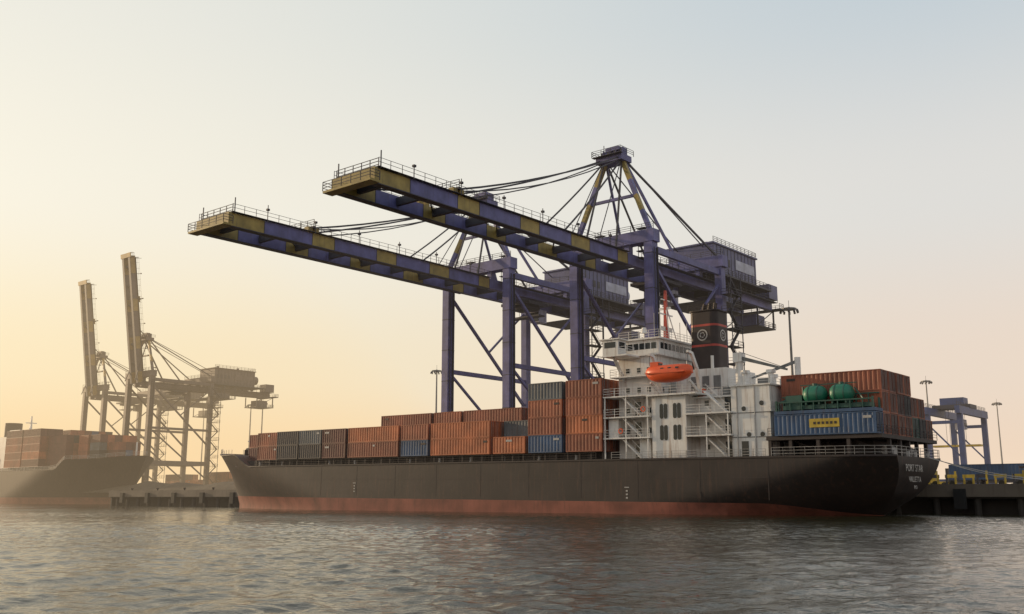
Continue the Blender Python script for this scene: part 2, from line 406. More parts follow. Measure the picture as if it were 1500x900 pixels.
# ---- lifeboat
mb=MB(); rs=[]
for i in range(15):
    t=i/14; x=-3.4+6.8*t; e=max(.05,(1-abs(2*t-1)**3.0))**.5
    ring=[]
    for k in range(18):
        a=2*math.pi*k/18; c,s_=math.cos(a),math.sin(a)
        y=1.2*e*(abs(c)**.8)*(1 if c>0 else -1)
        z=(1.05*(e**.45)*s_ if s_>0 else 1.25*e*s_) + .12*(2*t-1)**2
        ring.append((x,y,z))
    rs.append(ring)
mb.rings(rs,'orange')
mb.box((-2.9,-1.24,-.12),(2.9,1.24,.05),'orange')
mb.box((1.3,-.6,.9),(2.5,.6,1.5),'orange'); mb.box((1.25,-.45,1.1),(2.55,.45,1.35),'glass'); 
for x in (-2,-.9,.2): mb.box((x,-1.1,.38),(x+.45,1.1,.6),'glass')
for x in (-2.7,2.7): mb.cyl((x,0,.5),(x,0,1.35),.08,'rail',6)
lb=mb.obj('lifeboat',None,sharp=35)
sh=Matrix.LocRotScale(ORG,None,None)@Matrix.Rotation(R(ANG),4,'Z')@Matrix.Rotation(R(TR),4,'Y')
def onship(s,w,z): return (sh@Vector((s,-w,z)))
place(lb,onship(27.4,.1,17.9),ANG,TR)
# ---- cargo
B=7.97
cargo=[
 (38.1,6.06,0,[4]*8,{0:[0,1,5,0],1:[0,1,5,5]}),
 (44.9,6.06,0,[4,4,4,4,4,4,3,3],{0:[3,0,5,4],1:[3,0,1,4]}),
 (51.6,6.06,0,[1,2,2,2,2,3,3,3],{0:[1],1:[3,4],2:[0,4]}),
 (58.4,12.19,0,[2,2,2,3,3,3,3,3],{0:[1,1],1:[1,5],3:[0,1,0],4:[0,1,0],5:[0,0,5]}),
 (71.2,6.06,0,[2,2,2,3,3,3,3,3],{0:[3,5],1:[2,0],2:[0,0],3:[0,0,5]}),
 (78.0,12.19,0,[2,2,2,3,3,3,3,3],{0:[0,1],1:[5,0],2:[2,5],3:[2,0,0]}),
 (90.9,6.06,0,[2]*8,{0:[2,2],1:[0,0],2:[2,0]}),
 (97.3,6.06,0,[2,2,2,2,2,2,2,2],{0:[6,4],1:[6,2]}),
 (103.7,6.06,0,[2,2,2,2,2,2,2,2],{0:[6,6],1:[2,2]}),
 (110.3,6.06,0.6,[2]*7,{0:[0,5]}),
 (116.8,6.06,3.4,[2]*5,{0:[2,0]})]
for c in cargo: stack('shipping_container_stack',ORG,c[0],c[1],c[2],c[3],B,c[4],ry=TR)
stack('shipping_container_stack',ORG,.8,12.19,2.5,[3,3,3,3,2,2,1],9.24,{0:[0,5,0],1:[2,0,0],2:[5,2,0],3:[0,6,5]},ry=TR,ws=[30,6,22,3,5,14,4,6])
mb=MB(); container(mb,.8,0,9.24,12.19,'c_blue')
mb.box((5,-.03,10.1),(8.6,.0,11.1),'yel')
for k in range(6): mb.box((5.3+k*.5,-.05,10.45),(5.6+k*.5,-.03,10.75),'black')
place(mb.obj('shipping_container'),ORG,ANG,TR)
mb=MB(); 
mb.box((.8,0,11.78),(13,2.44,12.15),'c_blue')
for s in (1.0,12.6): 
    for w in (.1,2.15): mb.box((s,w,12.15),(s+.2,w+.2,13.4),'dgreen')
for s in np.arange(2.2,12.5,1.45):
    mb.box((s,.15,12.15),(s+.12,.3,13.1),'dgreen'); mb.box((s,2.1,12.15),(s+.12,2.25,13.9),'dgreen')
mb.box((1,.12,13.1),(12.8,.27,13.25),'dgreen'); mb.box((1,2.1,13.9),(12.8,2.3,14.05),'dgreen')
mb.box((1.5,.5,12.3),(12,1.9,12.8),'dgreen'); mb.box((9.6,.5,12.8),(11.6,1.9,14.0),'dgreen')
for s in (5.0,8.2):
    rs=[]
    for t in np.linspace(-1,1,13):
        x=s+t*1.45; r=1.12*max(.05,(1-abs(t)**3.5))**.5
        rs.append([(x,1.22+r*math.cos(a),14.0+r*math.sin(a)) for a in np.linspace(0,2*math.pi,24,endpoint=False)])
    mb.rings(rs,'green'); mb.cyl((s,1.2,15.0),(s,1.2,15.35),.3,'dgreen',10)
    for d in (-.55,.55):
        mb.rings([[(s+d-.06,1.22+1.14*math.cos(a),14+1.14*math.sin(a)) for a in np.linspace(0,2*math.pi,24,endpoint=False)],[(s+d+.06,1.22+1.14*math.cos(a),14+1.14*math.sin(a)) for a in np.linspace(0,2*math.pi,24,endpoint=False)]],'dgreen')
    for d in (-.8,.8): mb.box((s+d-.1,.2,12.8),(s+d+.1,2.2,13.2),'dgreen')
mb.beam((2.2,.3,13.2),(3.4,1,14.6),.12,.12,'dgreen'); mb.beam((10,1,14),(12.4,.4,13.2),.2,.2,'dgreen')
mb.cyl((9.7,1.2,13.8),(9.7,1.2,15),.12,'dgreen',8)
mb.beam((3.2,1.2,15.2),(10,1.2,15.2),.1,.1,'dgreen')
place(mb.obj('flat_rack_with_green_tanks',sharp=30),ORG,ANG,TR)
# ---------------------------------------------------------------- second ship
o2=W(447,66.5)
RZ2=ANG-180
ship2=empty('container_ship',o2,RZ2)
mb=MB(); c2=hull(mb,1.45,1.45,1.55,fc=2.0); mb.obj('hull',ship2,merge=True,sharp=38)
mb=MB()
mb.box((118,6,10),(128,23,23),'white'); mb.box((119,9,23),(127,20,25.6),'white')
for w in np.arange(9.5,19,1.7): mb.box((127,w,24.0),(127.05,w+1.2,25.0),'glass')
for s in np.arange(119.3,126,1.7): mb.box((s,19.98,24.0),(s+1.2,20.05,25.0),'glass')
mb.beam((122,14,25.6),(122,14,31),.8,.8,'white',.5); mb.beam((122,12,28.5),(122,16,28.5),.3,.3,'white')
mb.cyl((108,14,20),(108,14,29),3,'black',14)
mb.box((20,3,10.4),(176,26,11.8),'coam'); mb.box((172,7,13.5),(194,22,14.15),'coam')
mb.beam((197,14.5,13.6),(197,14.5,19),.5,.5,'white',.6)
mb.rail([(p[-1][0]*1.45,(10+p[-1][1])*1.45-.2,p[-1][2]*1.55) for p in c2 if p[-1][0]>15][::3],'rail',h=1.2,sp=2.5,t=.1)
mb.obj('superstructure_and_fittings',ship2)
W2=[30,3,30,2,1,14,6,1]
for s0,tn in ((133,5),(146,5),(159,4),(60,5),(73,5),(86,4)):
    off=2 if s0<150 else 4.5
    nr=10 if s0<150 else 8
    stack('shipping_container_stack',o2,s0,12.19,off,[max(2,tn-random.choice((0,0,0,1))) for _ in range(nr)],11.9,both=True,rz=RZ2,ws=W2)
stack('shipping_container_stack',o2,172.5,6.06,6,[3]*6,14.2,both=True,rz=RZ2,ws=W2)
stack('shipping_container_stack',o2,179.5,6.06,8.2,[3]*5,14.2,both=True,rz=RZ2,ws=W2)
stack('shipping_container_stack',o2,186.5,6.06,10.7,[2]*3,14.2,both=True,rz=RZ2,ws=W2)
# ---------------------------------------------------------------- cranes
def crane(sc_,wws,apex=62,up=0,seed=1,TL=-58,sub={}):
    random.seed(seed)
    e=empty('ship_to_shore_crane',W(sc_,wws,0))
    G=24; hs=7.7; ZT=44
    gx=3.3 if not up else 2.1
    def MBs():
        m=MB(); m.sub=sub; return m
    mb=MBs(); b='cblue'
    for ls in (-hs,hs):
        mb.box((ls-.8,-.9,6.2),(ls+.8,.9,ZT),b)
        mb.box((ls-.7,G-.75,6.2),(ls+.7,G+.75,ZT),b)
        mb.beam((ls,.9,26),(ls,G-.75,26),.7,.8,b); mb.beam((ls,.9,14),(ls,G-.75,14),1.0,1.4,b)
        mb.beam((ls,.9,40.5),(ls,G-.8,21),.5,.5,b); mb.beam((ls,.9,25.4),(ls,G-.8,9),.42,.42,b)
        mb.beam((ls,G-.8,40.5),(ls,12,33.5-2.5),.35,.35,b)
        mb.beam((ls,.9,ZT-1),(ls,G-.75,ZT-1),.7,1.1,b)
        for z in np.arange(12,43,6): mb.box((ls-.83,-.93,z),(ls+.83,.93,z+.12),'cdark')
        mb.beam((ls-1.05,.3,8),(ls-1.05,.3,43),.08,.4,'cdark'); mb.beam((ls-1.0,-.5,8),(ls-1.0,-.5,43),.12,.12,'cdark')
    for lw in (0,G):
        mb.box((-hs-1.2,lw-1.0,ZT),(hs+1.2,lw+1.0,ZT+2.1),b)
        mb.rail([(-hs-1.2,lw-.95,ZT+2.1),(hs+1.2,lw-.95,ZT+2.1)],'cdark',t=.08,sp=2)
        mb.box((-hs-3.5,lw-.8,4.9),(hs+3.5,lw+.8,6.2),b)
        for ls in (-hs-2.2,-hs+2.2,hs-2.2,hs+2.2):
            mb.box((ls-1.6,lw-.45,4.1),(ls+1.6,lw+.45,4.9),'cyel')
            for d in (-1.1,-.35,.35,1.1): mb.cyl((ls+d,lw-.25,4.0),(ls+d,lw+.25,4.0),.36,'cdark',10)
    mb.box((-hs+.75,G-.6,13.3),(hs-.75,G+.6,14.7),b)
    mb.obj('portal_frame',e)
    mb=MBs(); zb,zt=40.7,42.6
    def girder(mb,l0,l1,seg):
        n=0;p=l0
        while p<l1-.01:
            L=min(seg[n%len(seg)],l1-p); m='cyel' if n%2==0 else 'cblue'
            for ls in (-gx,gx):
                mb.box((ls-.5,p,zb),(ls+.5,p+L,zt),m)
                mb.box((ls-.6,p,zb-.12),(ls+.6,p+L,zb),'cdark')
                mb.box((ls-.53,p+L-.12,zb+.02),(ls+.53,p+L-.02,zt+.03),'cdark')
            p+=L;n+=1
        for p in np.arange(l0+3,l1-1,7): mb.box((-gx+.5,p-.3,zb+.5),(gx-.5,p+.3,zt-.3),'cdark')
        k=0
        for p in np.arange(l0+3,l1-8,7):
            a,bb=((-gx+.6,gx-.6) if k%2 else (gx-.6,-gx+.6)); k+=1
            mb.beam((a,p+.3,zt-.6),(bb,p+6.7,zt-.6),.2,.2,'cdark')
        for sg in (-1,1):
            mb.box((sg*(gx+.15),l0,zt+.12),(sg*(gx+1.0),l1,zt+.18),'cdark')
            mb.rail([(sg*(gx+.95),l0,zt+.18),(sg*(gx+.95),l1,zt+.18)],'cdark',h=1.1,sp=2.0,t=.06,bars=2)
    for ls in (-gx,gx):
        mb.box((ls-.55,-1,zb),(ls+.55,54,zt),'cblue')
        for lw in (0,G): mb.box((ls-.5,lw-.6,zt),(ls+.5,lw+.6,ZT),'cblue')
    for p in np.arange(3,54,6): mb.box((-gx+.6,p-.3,zb+.3),(gx-.6,p+.3,zt-.2),'cdark')
    for ls in (-4.6,4.6):
        mb.box((ls-.55,1.3,zt-.5),(ls+.55,54,zt-.4),'cdark'); o=.5 if ls>0 else -.5
        mb.rail([(ls+o,1.3,zt-.4),(ls+o,54,zt-.4)],'cdark',sp=2,t=.07,bars=2)
    mb.box((-6.2,25.5,zt+1.0),(6.2,49,zt+1.35),'cdark'); mb.rail([(-6.1,25.6,zt+1.35),(-6.1,49,zt+1.35),(6.1,49,zt+1.35)],'cdark',t=.08)
    mb.box((-4.9,27,zt+1.35),(4.9,45,zt+7.2),'house'); mb.box((-5.2,26.7,zt+7.2),(5.2,45.3,zt+7.5),'house')
    mb.rail([(-5,27,zt+7.5),(-5,45,zt+7.5),(5,45,zt+7.5)],'cdark',t=.08)
    mb.box((-5.02,36,zt+3.5),(-4.9,44,zt+5.5),'lav')
    for k in range(4): mb.box((-5.0,28+k*1.6,zt+3.6),(-4.88,28.9+k*1.6,zt+5),'cdark')
    for k in range(13): mb.box((-4.96,27+k*1.45,zt+1.4),(-4.9,27.12+k*1.45,zt+7.1),'cdark')
    for x,y in ((-2,30),(2,34),(-2,39),(1,43)): mb.cyl((x,y,zt+7.5),(x,y,zt+8.4),.5,'house',10)
    mb.cyl((-2,45.6,zt+4.3),(-2,47.6,zt+4.3),1.6,'lav',18); mb.cyl((2,46,zt+3.2),(2,47.5,zt+3.2),1.1,'lav',16)
    for p in (27,36,45):
        for ls in (-3.3,3.3): mb.box((ls-.4,p-.4,zt),(ls+.4,p+.4,zt+1),'cdark')
    mb.box((-6.0,26,38.6),(6.0,36,38.75),'cdark'); mb.rail([(-5.9,26,38.75),(-5.9,36,38.75)],'cdark',t=.08)
    for p in (26.3,31,35.7): mb.box((-5.9,p-.1,38.7),(-5.7,p+.1,zt+1.0),'cdark')
    mb.box((-5,28,38.75),(-3,34,40.5),'house')
    mb.box((-4,47,36.6),(4,55,36.8),'cdark'); mb.rail([(-4,47,36.8),(-4,55,36.8),(4,55,36.8)],'cdark',t=.08)
    for ls in (-3.7,3.7):
        for p in (47.3,54.7): mb.box((ls-.15,p-.15,36.7),(ls+.15,p+.15,zb),'cdark')
        mb.beam((ls,47.3,36.8),(ls,54.7,40.6),.15,.15,'cdark')
    mb.box((-2.5,49,36.8),(2.5,53,39.4),'house')
    mb.box((-5.6,54,zb),(5.6,56,zb+.3),'cdark'); mb.rail([(-5.5,54,zb+.3),(-5.5,56,zb+.3),(5.5,56,zb+.3)],'cdark',t=.08)
    mb.box((-5.2,50,zt+.0),(-1.5,54,zt+3),'house')
    mb.obj('main_girder_and_machinery_house',e)
    mb=MBs()
    if up:
        ang=R(up); hy,hz=-1.0,42.0
        def T(p):
            y=p[1]-hy; z=p[2]-hz
            return (p[0],hy+y*math.cos(ang)+z*math.sin(ang)*1.0, hz-y*math.sin(ang)+z*math.cos(ang))
        mb.T=T
    girder(mb,TL,-1,[6,9,4.5,9,4.5,8,5,8])
    g1=gx+1.2
    mb.box((-g1,TL-1.6,zb-.2),(g1,TL,zb+.1),'cyel'); mb.box((-gx-.8,TL-.5,zb+.1),(gx+.8,TL,zt),'cyel')
    mb.rail([(-g1,TL,zb+.1),(-g1,TL-1.6,zb+.1),(g1,TL-1.6,zb+.1),(g1,TL,zb+.1)],'cdark',t=.08,h=1.2)
    mb.rail([(-gx-.7,TL+.2,zt),(gx+.7,TL+.2,zt)],'cdark',t=.09,h=1.3)
    mb.box((-gx,TL+1,zt),(gx,TL+4,zt+.15),'cdark')
    for ls in (-gx-.9,gx+.6): mb.beam((ls,TL+.4,zt),(ls,TL+.4,zt+2.3),.12,.12,'cdark')
    for p in (TL+14.5,TL+15.8): 
        for ls in (-gx,gx): mb.box((ls-.5,p-.4,zt),(ls+.5,p+.4,zt+1.0),'cyel')
    mb.box((-gx-.7,TL+14.9,zt+.9),(gx+.7,TL+15.4,zt+1.2),'cdark'); mb.rail([(-gx-.7,TL+15,zt+1.2),(gx+.7,TL+15,zt+1.2)],'cdark',t=.08)
    for p in np.arange(TL+6,-5,9):
        for ls in (-gx-1.1,gx+1.1): mb.beam((ls,p,zt-.1),(ls,p,zt+1.7+random.random()*.7),.09,.09,'cdark'); mb.box((ls-.2,p-.2,zt+1.5),(ls+.2,p+.2,zt+1.8),'cdark')
    mb.obj('boom',e)
    mb=MBs()
    for ls in (-4.4,4.4):
        for z in range(5):
            z0=zt+z*1.0
            mb.rail([(ls-.7,2.5,z0),(ls+.7,2.5,z0)],'cdark',h=1,t=.09,bars=1,sp=1.3)
            mb.box((ls-.9,2.1,z0+.9),(ls+.9,3.3,z0+1.0),'cdark')
        mb.beam((ls-.7,2.5,zt),(ls-.7,2.5,zt+5),.08,.08,'cdark')
    tw=14
    mb.box((-3.6,tw-3,zb-.9),(3.6,tw+3,zb-.35),'cdark'); mb.box((-2.4,tw-2,zb-1.6),(2.4,tw+2,zb-.9),'cdark')
    mb.box((-1.2,tw+3.2,zb-3.6),(1.2,tw+5.8,zb-1.0),'lav'); mb.box((-1.1,tw+3.1,zb-3.3),(1.1,tw+3.25,zb-1.6),'glass')
    for ls in (-2,2):
        for d in (-.9,.9): mb.beam((ls,tw+d,zb-1.6),(ls,tw+d,zb-3),.06,.06,'cable')
    mb.box((-4.5,tw-1.0,zb-3.3),(4.5,tw+1.0,zb-3.0),'cdark')
    mb.obj('trolley_and_cab',e)
    mb=MBs(); zt2=ZT+2.1; ap=1.9
    for sg in (-1,1):
        p0=Vector((sg*hs,0,zt2)); p1=Vector((sg*ap,1.0,apex-1.5))
        segs=[0,.28,.5,.72,1.0]
        for i in range(4):
            mb.beam(p0.lerp(p1,segs[i]),p0.lerp(p1,segs[i+1]),.75,.75,'cyel' if i%2 else 'cblue')
        p0=Vector((sg*hs*.95,G,zt2)); p2=Vector((sg*ap,1.8,apex-1.2))
        mb.beam(p0,p2,.3,.3,'cable'); 
        mb.beam((sg*5.5,13,zt+.2),(sg*ap,1.6,apex-1.4),.4,.4,'cblue')
        mb.beam((sg*3.3,11,zt),(sg*3.3,13,zt+.4),.6,.6,'cblue')
        mb.beam((sg*3.4,-4,zt),(sg*ap,.6,apex-1.6),.26,.26,'cdark')
        mb.beam((sg*3.3,40,zt+1),(sg*ap,2,apex-1),.16,.16,'cable')
    pa=Vector((-hs,0,zt2)).lerp(Vector((-ap,1,apex-1.5)),.5); pb=Vector((pa.x*-1,pa.y,pa.z)); mb.beam(pa,pb,.4,.5,'cblue')
    mb.box((-2.7,-.6,apex-1.6),(2.7,2.6,apex-.5),'cblue')
    for ls in (-2.0,-.7,.7,2.0):
        mb.cyl((ls-.15,1,apex+.1),(ls+.15,1,apex+.1),.8,'cdark',14)
        mb.box((ls-.35,.2,apex-.5),(ls-.25,1.8,apex+.9),'cblue')
    mb.box((-3.0,-1.4,apex-.6),(3.0,-.6,apex-.5),'cdark'); mb.rail([(-3.0,2.8,apex-.5),(-3.0,-1.4,apex-.5),(3.0,-1.4,apex-.5),(3.0,2.8,apex-.5)],'cdark',t=.08)
    mb.beam((2,1,apex),(2,1,apex+2.2),.1,.1,'cdark'); mb.box((-1.6,.2,apex+.6),(1.2,1.6,apex+1.2),'cblue')
    if not up:
        def sag(p,q,r,m,sg_,n=8):
            p=Vector(p);q=Vector(q);last=p
            for i in range(1,n+1):
                t=i/n; c=p.lerp(q,t)-Vector((0,0,sg_*4*t*(1-t))); mb.beam(last,c,r,r,m); last=c
        for sg in (-1,1):
            sag((sg*ap,.5,apex-.7),(sg*3.3,-43,zt+.9),.26,'cdark',.9)
            sag((sg*ap,.5,apex-1.1),(sg*3.3,-42,zt+.9),.18,'cdark',1.6)
            sag((sg*ap,.5,apex-1.3),(sg*3.3,-18,zt+.5),.22,'cdark',.4)
            mb.beam((sg*ap,.5,apex-1.3),(sg*3.3,-9,zt+.3),.12,.12,'cable')
    else:
        for sg in (-1,1):
            mb.beam((sg*ap,.5,apex-1),(sg*gx,-5,zt+20),.25,.25,'cdark'); mb.beam((sg*ap,.5,apex-1),(sg*gx,-3.2,zt+10),.2,.2,'cdark')
    mb.obj('a_frame_and_stays',e)
    mb=MBs(); ls=-hs-1.9
    fl=0
    for z in np.arange(6.5,41,3.2):
        mb.box((ls-1,G-1.6,z),(ls+1,G+2.6,z+.08),'cdark'); mb.rail([(ls+1,G-1.6,z),(ls-1,G-1.6,z),(ls-1,G+2.6,z),(ls+1,G+2.6,z)],'cdark',t=.08,bars=2)
        a,b_=(G-1.2,G+2.2) if fl%2 else (G+2.2,G-1.2); fl+=1
        mb.stair((ls-.4,a,z),(ls-.4,b_,z+3.2),'cdark',.6)
    for dw in (-1.5,2.5): mb.box((ls-1,G+dw-.07,5),(ls-.86,G+dw+.07,42),'cdark')
    mb.obj('access_stairs',e)
    return e
crane(53.1,26,61.3,0,1)
crane(84,26,59.2,0,2)
FAR={'cblue':'cgrey','cyel':'cgold','house':'cgrey','lav':'cgrey'}
crane(287,72.5,59,81.5,3,-46,FAR)
crane(343,85,59,81.5,4,-46,FAR)
# ---------------------------------------------------------------- land
random.seed(11)
mb=MB(); ZQ=3.6
E0,E1=22.5,68.5
pts=[(-3500,E0),(210,E0),(210,E1),(4200,E1),(4200,6000),(-3500,6000)]
mb.add([(a,b,ZQ) for a,b in pts],[tuple(range(6))],'conc')
o=mb.obj('ground'); place(o,ORG)
mb=MB()
def edge(s0,s1,w):
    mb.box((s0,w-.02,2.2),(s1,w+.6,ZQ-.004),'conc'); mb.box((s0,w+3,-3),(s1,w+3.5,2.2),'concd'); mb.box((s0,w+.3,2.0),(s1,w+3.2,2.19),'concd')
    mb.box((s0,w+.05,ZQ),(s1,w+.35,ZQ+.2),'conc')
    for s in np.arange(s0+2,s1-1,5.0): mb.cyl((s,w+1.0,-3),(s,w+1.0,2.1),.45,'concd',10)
    for s in np.arange(s0+4,s1-1,12.0):
        mb.cyl((s,w+.8,ZQ),(s,w+.8,ZQ+.55),.22,'black',8); mb.cyl((s,w+.8,ZQ+.55),(s,w+.8,ZQ+.75),.38,'black',8)
        mb.box((s+2,w-.6,.7),(s+3.4,w-.03,3.2),'rubber')
edge(-140,210,E0); edge(214,520,E1)
mb.box((209.4,E0+.6,-3),(210,E1,ZQ-.004),'concd')
place(mb.obj('quay_wall'),ORG)
mb=MB(); n=90; vs=[];fs=[]
for i in range(n+1):
    s=120+i*1.9; hh=2.6+.5*math.sin(i*.23)+.3*math.sin(i*.61+1)+random.uniform(-.12,.12); hh*=math.sin(math.pi*min(1,max(.02,i/n)))**.3
    vs+=[(s,44,ZQ-.1),(s,50,ZQ+hh),(s,56,ZQ+hh*.8),(s,66,ZQ-.1)]
for i in range(n):
    for j in range(3): fs.append((4*i+j,4*i+4+j,4*i+5+j,4*i+1+j))
mb.add(vs,fs,'earth'); place(mb.obj('earth_bank',None,True),ORG)
# ---------------------------------------------------------------- light masts
def light_mast(x,y,h=38):
    mb=MB(); mb.cyl((0,0,0),(0,0,h),.42,'grey',12,.2)
    mb.cyl((0,0,h-.6),(0,0,h-.3),1.5,'grey',12)
    for k in range(10):
        a=2*math.pi*k/10; c,s=math.cos(a),math.sin(a)
        mb.beam((c*.2,s*.2,h-.5),(c*1.7,s*1.7,h-.5),.12,.12,'grey'); mb.beam((c*1.7,s*1.7,h-.7),(c*1.9,s*1.9,h-1.3),.6,.3,'cdark')
    mb.cyl((0,0,h),(0,0,h+1.4),.05,'grey',6)
    mb.box((-.6,-.6,0),(.6,.6,.5),'conc')
    o=mb.obj('high_mast_light'); o.location=(x,y,ZQ)
for p in ((58.5,204),(142,336),(205,416),(-23.7,308),(-112.7,425),(-104.6,413)): light_mast(*p)
light_mast(-150,480)
# ---------------------------------------------------------------- RTG yard crane
def rtg(loc):
    e=empty('gantry_yard_crane',loc); mb=MB(); b='rtg'
    for s in (-4.0,4.0):
        for w in (-11,11):
            mb.box((s-.65,w-.6,1.8),(s+.65,w+.6,19.5),b)
            mb.box((s-.4,w-.35,1.0),(s+.4,w+.35,1.8),'cdark')
        mb.box((s-.6,-13,19.5),(s+.6,13,21.4),b)
        mb.rail([(s,-13,21.4),(s,13,21.4)],'cdark',t=.09)
    for w in (-11,11):
        mb.box((-6.0,w-.5,1.8),(6.0,w+.5,3.0),b); mb.box((-3.35,w-.4,17),(3.35,w+.4,17.8),b)
        for s in (-5.2,-2.8,2.8,5.2): mb.cyl((s,w-.3,.8),(s,w+.3,.8),.8,'rubber',14)
        mb.beam((-4.0,w,8),(4.0,w,17),.35,.35,b)
    mb.obj('portal',e)
    mb=MB(); mb.box((-4.8,-4,21.4),(4.8,2,22.4),'cdark'); mb.box((-3,-3,22.4),(3,1,24.3),b); mb.box((-1.2,2.5,16.3),(1.2,5,18.9),'lav'); mb.box((-1.25,2.6,17),(1.25,5.05,18),'glass')
    for s in (-2,2):
        for w in (-2.5,.5): mb.beam((s,w,21.4),(s,w,12),.07,.07,'cable')
    mb.box((-6,-2.2,11.5),(6,.2,12),'yel'); mb.obj('trolley',e)
rtg((118,262,ZQ)); 
for i,(s0,w0) in enumerate(((-1,138),(-14,138),(-27,138))):
    stack('shipping_container_stack',W(s0,w0,0),0,12.19,0,[random.choice((3,4,3)) for _ in range(5)],ZQ+.05,ws=[30,6,28,8,5,12,6,3])
for i,(s0,w0) in enumerate(((258,100),(271,100),(296,104),(320,112))):
    stack('shipping_container_stack',W(s0,w0,0),0,12.19,0,[random.choice((2,3)) for _ in range(4)],ZQ+.05)
def trailer(s,w,c):
    e=empty('terminal_tractor_trailer',W(s,w,ZQ)); mb=MB()
    mb.box((0,0,1.1),(12.4,2.4,1.35),'cdark')
    for x in (1,2.3,9.5): 
        for y in (.1,1.9): mb.cyl((x,y,.5),(x,y+.45,.5),.5,'rubber',14)
    mb.box((12.6,.1,.6),(16.6,2.3,1.1),'yel'); mb.box((14.6,.2,1.1),(16.4,1.7,2.9),'yel'); mb.box((14.8,.15,1.9),(16.45,1.75,2.6),'glass')
    for x in (13.2,15.6):
        for y in (.05,1.9): mb.cyl((x,y,.5),(x,y+.45,.5),.5,'rubber',14)
    mb.obj('chassis_and_cab',e)
    mb=MB(); container(mb,.1,0,1.36,12.19,c); mb.obj('container_load',e)
trailer(-1,62,'c_blue'); trailer(6,84,'c_navy'); trailer(-14,70,'c_blue')
mb=MB()
for k in range(17):
    s=22-k*2.3; w=46+ (k%3)*.8
    mb.box((s,w,ZQ),(s+1.7,w+.6,ZQ+.45),'yel'); mb.beam((s+.2,w+.3,ZQ+.3),(s+.2,w+.3,ZQ+1.9+.5*(k%2)),.25,.25,'yel'); mb.beam((s+1.5,w+.3,ZQ+.3),(s+1.5,w+.3,ZQ+1.9),.25,.25,'cdark' if k%2 else 'yel')
    mb.box((s,w+.2,ZQ+1.4),(s+1.7,w+.4,ZQ+1.9),'yel' if k%3 else 'cdark')
    mb.cyl((s+.8,w+.7,ZQ+.5),(s+.8,w+1.2,ZQ+.5),.5,'rubber',10)
place(mb.obj('yellow_barrier_row'),ORG)
# ---------------------------------------------------------------- water
def axis(segs,grow,lim):
    a=[segs[0][0]]
    for s0,s1,d in segs:
        k=max(1,int(round((s1-s0)/d))); a+=list(np.linspace(s0,s1,k+1)[1:])
    d=segs[-1][2]
    while a[-1]<lim: d*=grow; a.append(a[-1]+d)
    return a
half=axis([(0,30,.17),(30,75,.34)],1.1,7000); xs=np.array([-v for v in half[::-1][:-1]]+half)
ys=np.array([-3000,-600,-200]+axis([(-60,14,1.5),(14,45,.13),(45,80,.22),(80,135,.42)],1.05,8000))
XX,YY=np.meshgrid(xs,ys); rng=np.random.RandomState(3)
Z=np.zeros_like(XX)
for i in range(66):
    lam=.45*(1.047**i); th=rng.normal(2.2,1.3); k=2*math.pi/lam; ph=rng.uniform(0,6.28)
    Z+=lam*.0028*(1.9 if lam<1.6 else (1.1 if lam<2.8 else .55))*np.sin(k*(XX*math.cos(th)+YY*math.sin(th))+ph+ 1.6*np.sin(XX*.17*rng.uniform(.5,1.5)+YY*.14*rng.uniform(-1,1)+ph))
patch=.75+.35*np.sin(XX*.043+1.3*np.sin(YY*.06))*np.sin(YY*.083+1.1*np.sin(XX*.05))
d=np.sqrt(XX**2+YY**2); Z*=patch/(1+(d/150)**4)
nx,ny=len(xs),len(ys)
me=bpy.data.meshes.new('water'); me.vertices.add(nx*ny)
me.vertices.foreach_set('co',np.stack([XX,YY,Z],-1).astype(np.float32).ravel())
idx=np.arange(nx*ny).reshape(ny,nx)
q=np.stack([idx[:-1,:-1],idx[:-1,1:],idx[1:,1:],idx[1:,:-1]],-1).reshape(-1,4)
me.loops.add(q.size); me.loops.foreach_set('vertex_index',q.ravel().astype(np.int32))
me.polygons.add(len(q)); me.polygons.foreach_set('loop_start',(np.arange(len(q))*4).astype(np.int32)); me.polygons.foreach_set('loop_total',np.full(len(q),4,dtype=np.int32))
me.polygons.foreach_set('use_smooth',np.ones(len(q),dtype=bool))
me.update(calc_edges=True); me.validate()
wo=bpy.data.objects.new('water',me); sc.collection.objects.link(wo)
m=bpy.data.materials.new('harbour_water'); m.use_nodes=True; nt=m.node_tree; N=nt.nodes; Lk=nt.links
b=N['Principled BSDF']; b.inputs['Base Color'].default_value=(.030,.028,.014,1); b.inputs['Roughness'].default_value=.06; b.inputs['IOR'].default_value=1.333
tc=N.new('ShaderNodeTexCoord')
mp=N.new('ShaderNodeMapping'); mp.inputs['Rotation'].default_value=(0,0,R(25)); mp.inputs['Scale'].default_value=(.8,1.2,1); Lk.new(tc.outputs['Object'],mp.inputs['Vector'])
n1=N.new('ShaderNodeTexNoise'); n1.inputs['Scale'].default_value=4.2; n1.inputs['Detail'].default_value=4; n1.inputs['Roughness'].default_value=.55; Lk.new(mp.outputs[0],n1.inputs['Vector'])
n2=N.new('ShaderNodeTexNoise'); n2.inputs['Scale'].default_value=.05; n2.inputs['Detail'].default_value=3; Lk.new(tc.outputs['Object'],n2.inputs['Vector'])
mr=N.new('ShaderNodeMapRange'); mr.inputs[1].default_value=.35; mr.inputs[2].default_value=.65; mr.inputs[3].default_value=.4; mr.inputs[4].default_value=1.0; Lk.new(n2.outputs['Fac'],mr.inputs[0])
bp=N.new('ShaderNodeBump'); bp.inputs['Distance'].default_value=.06; Lk.new(mr.outputs[0],bp.inputs['Strength']); Lk.new(n1.outputs['Fac'],bp.inputs['Height']); Lk.new(bp.outputs[0],b.inputs['Normal'])
me.materials.append(m)
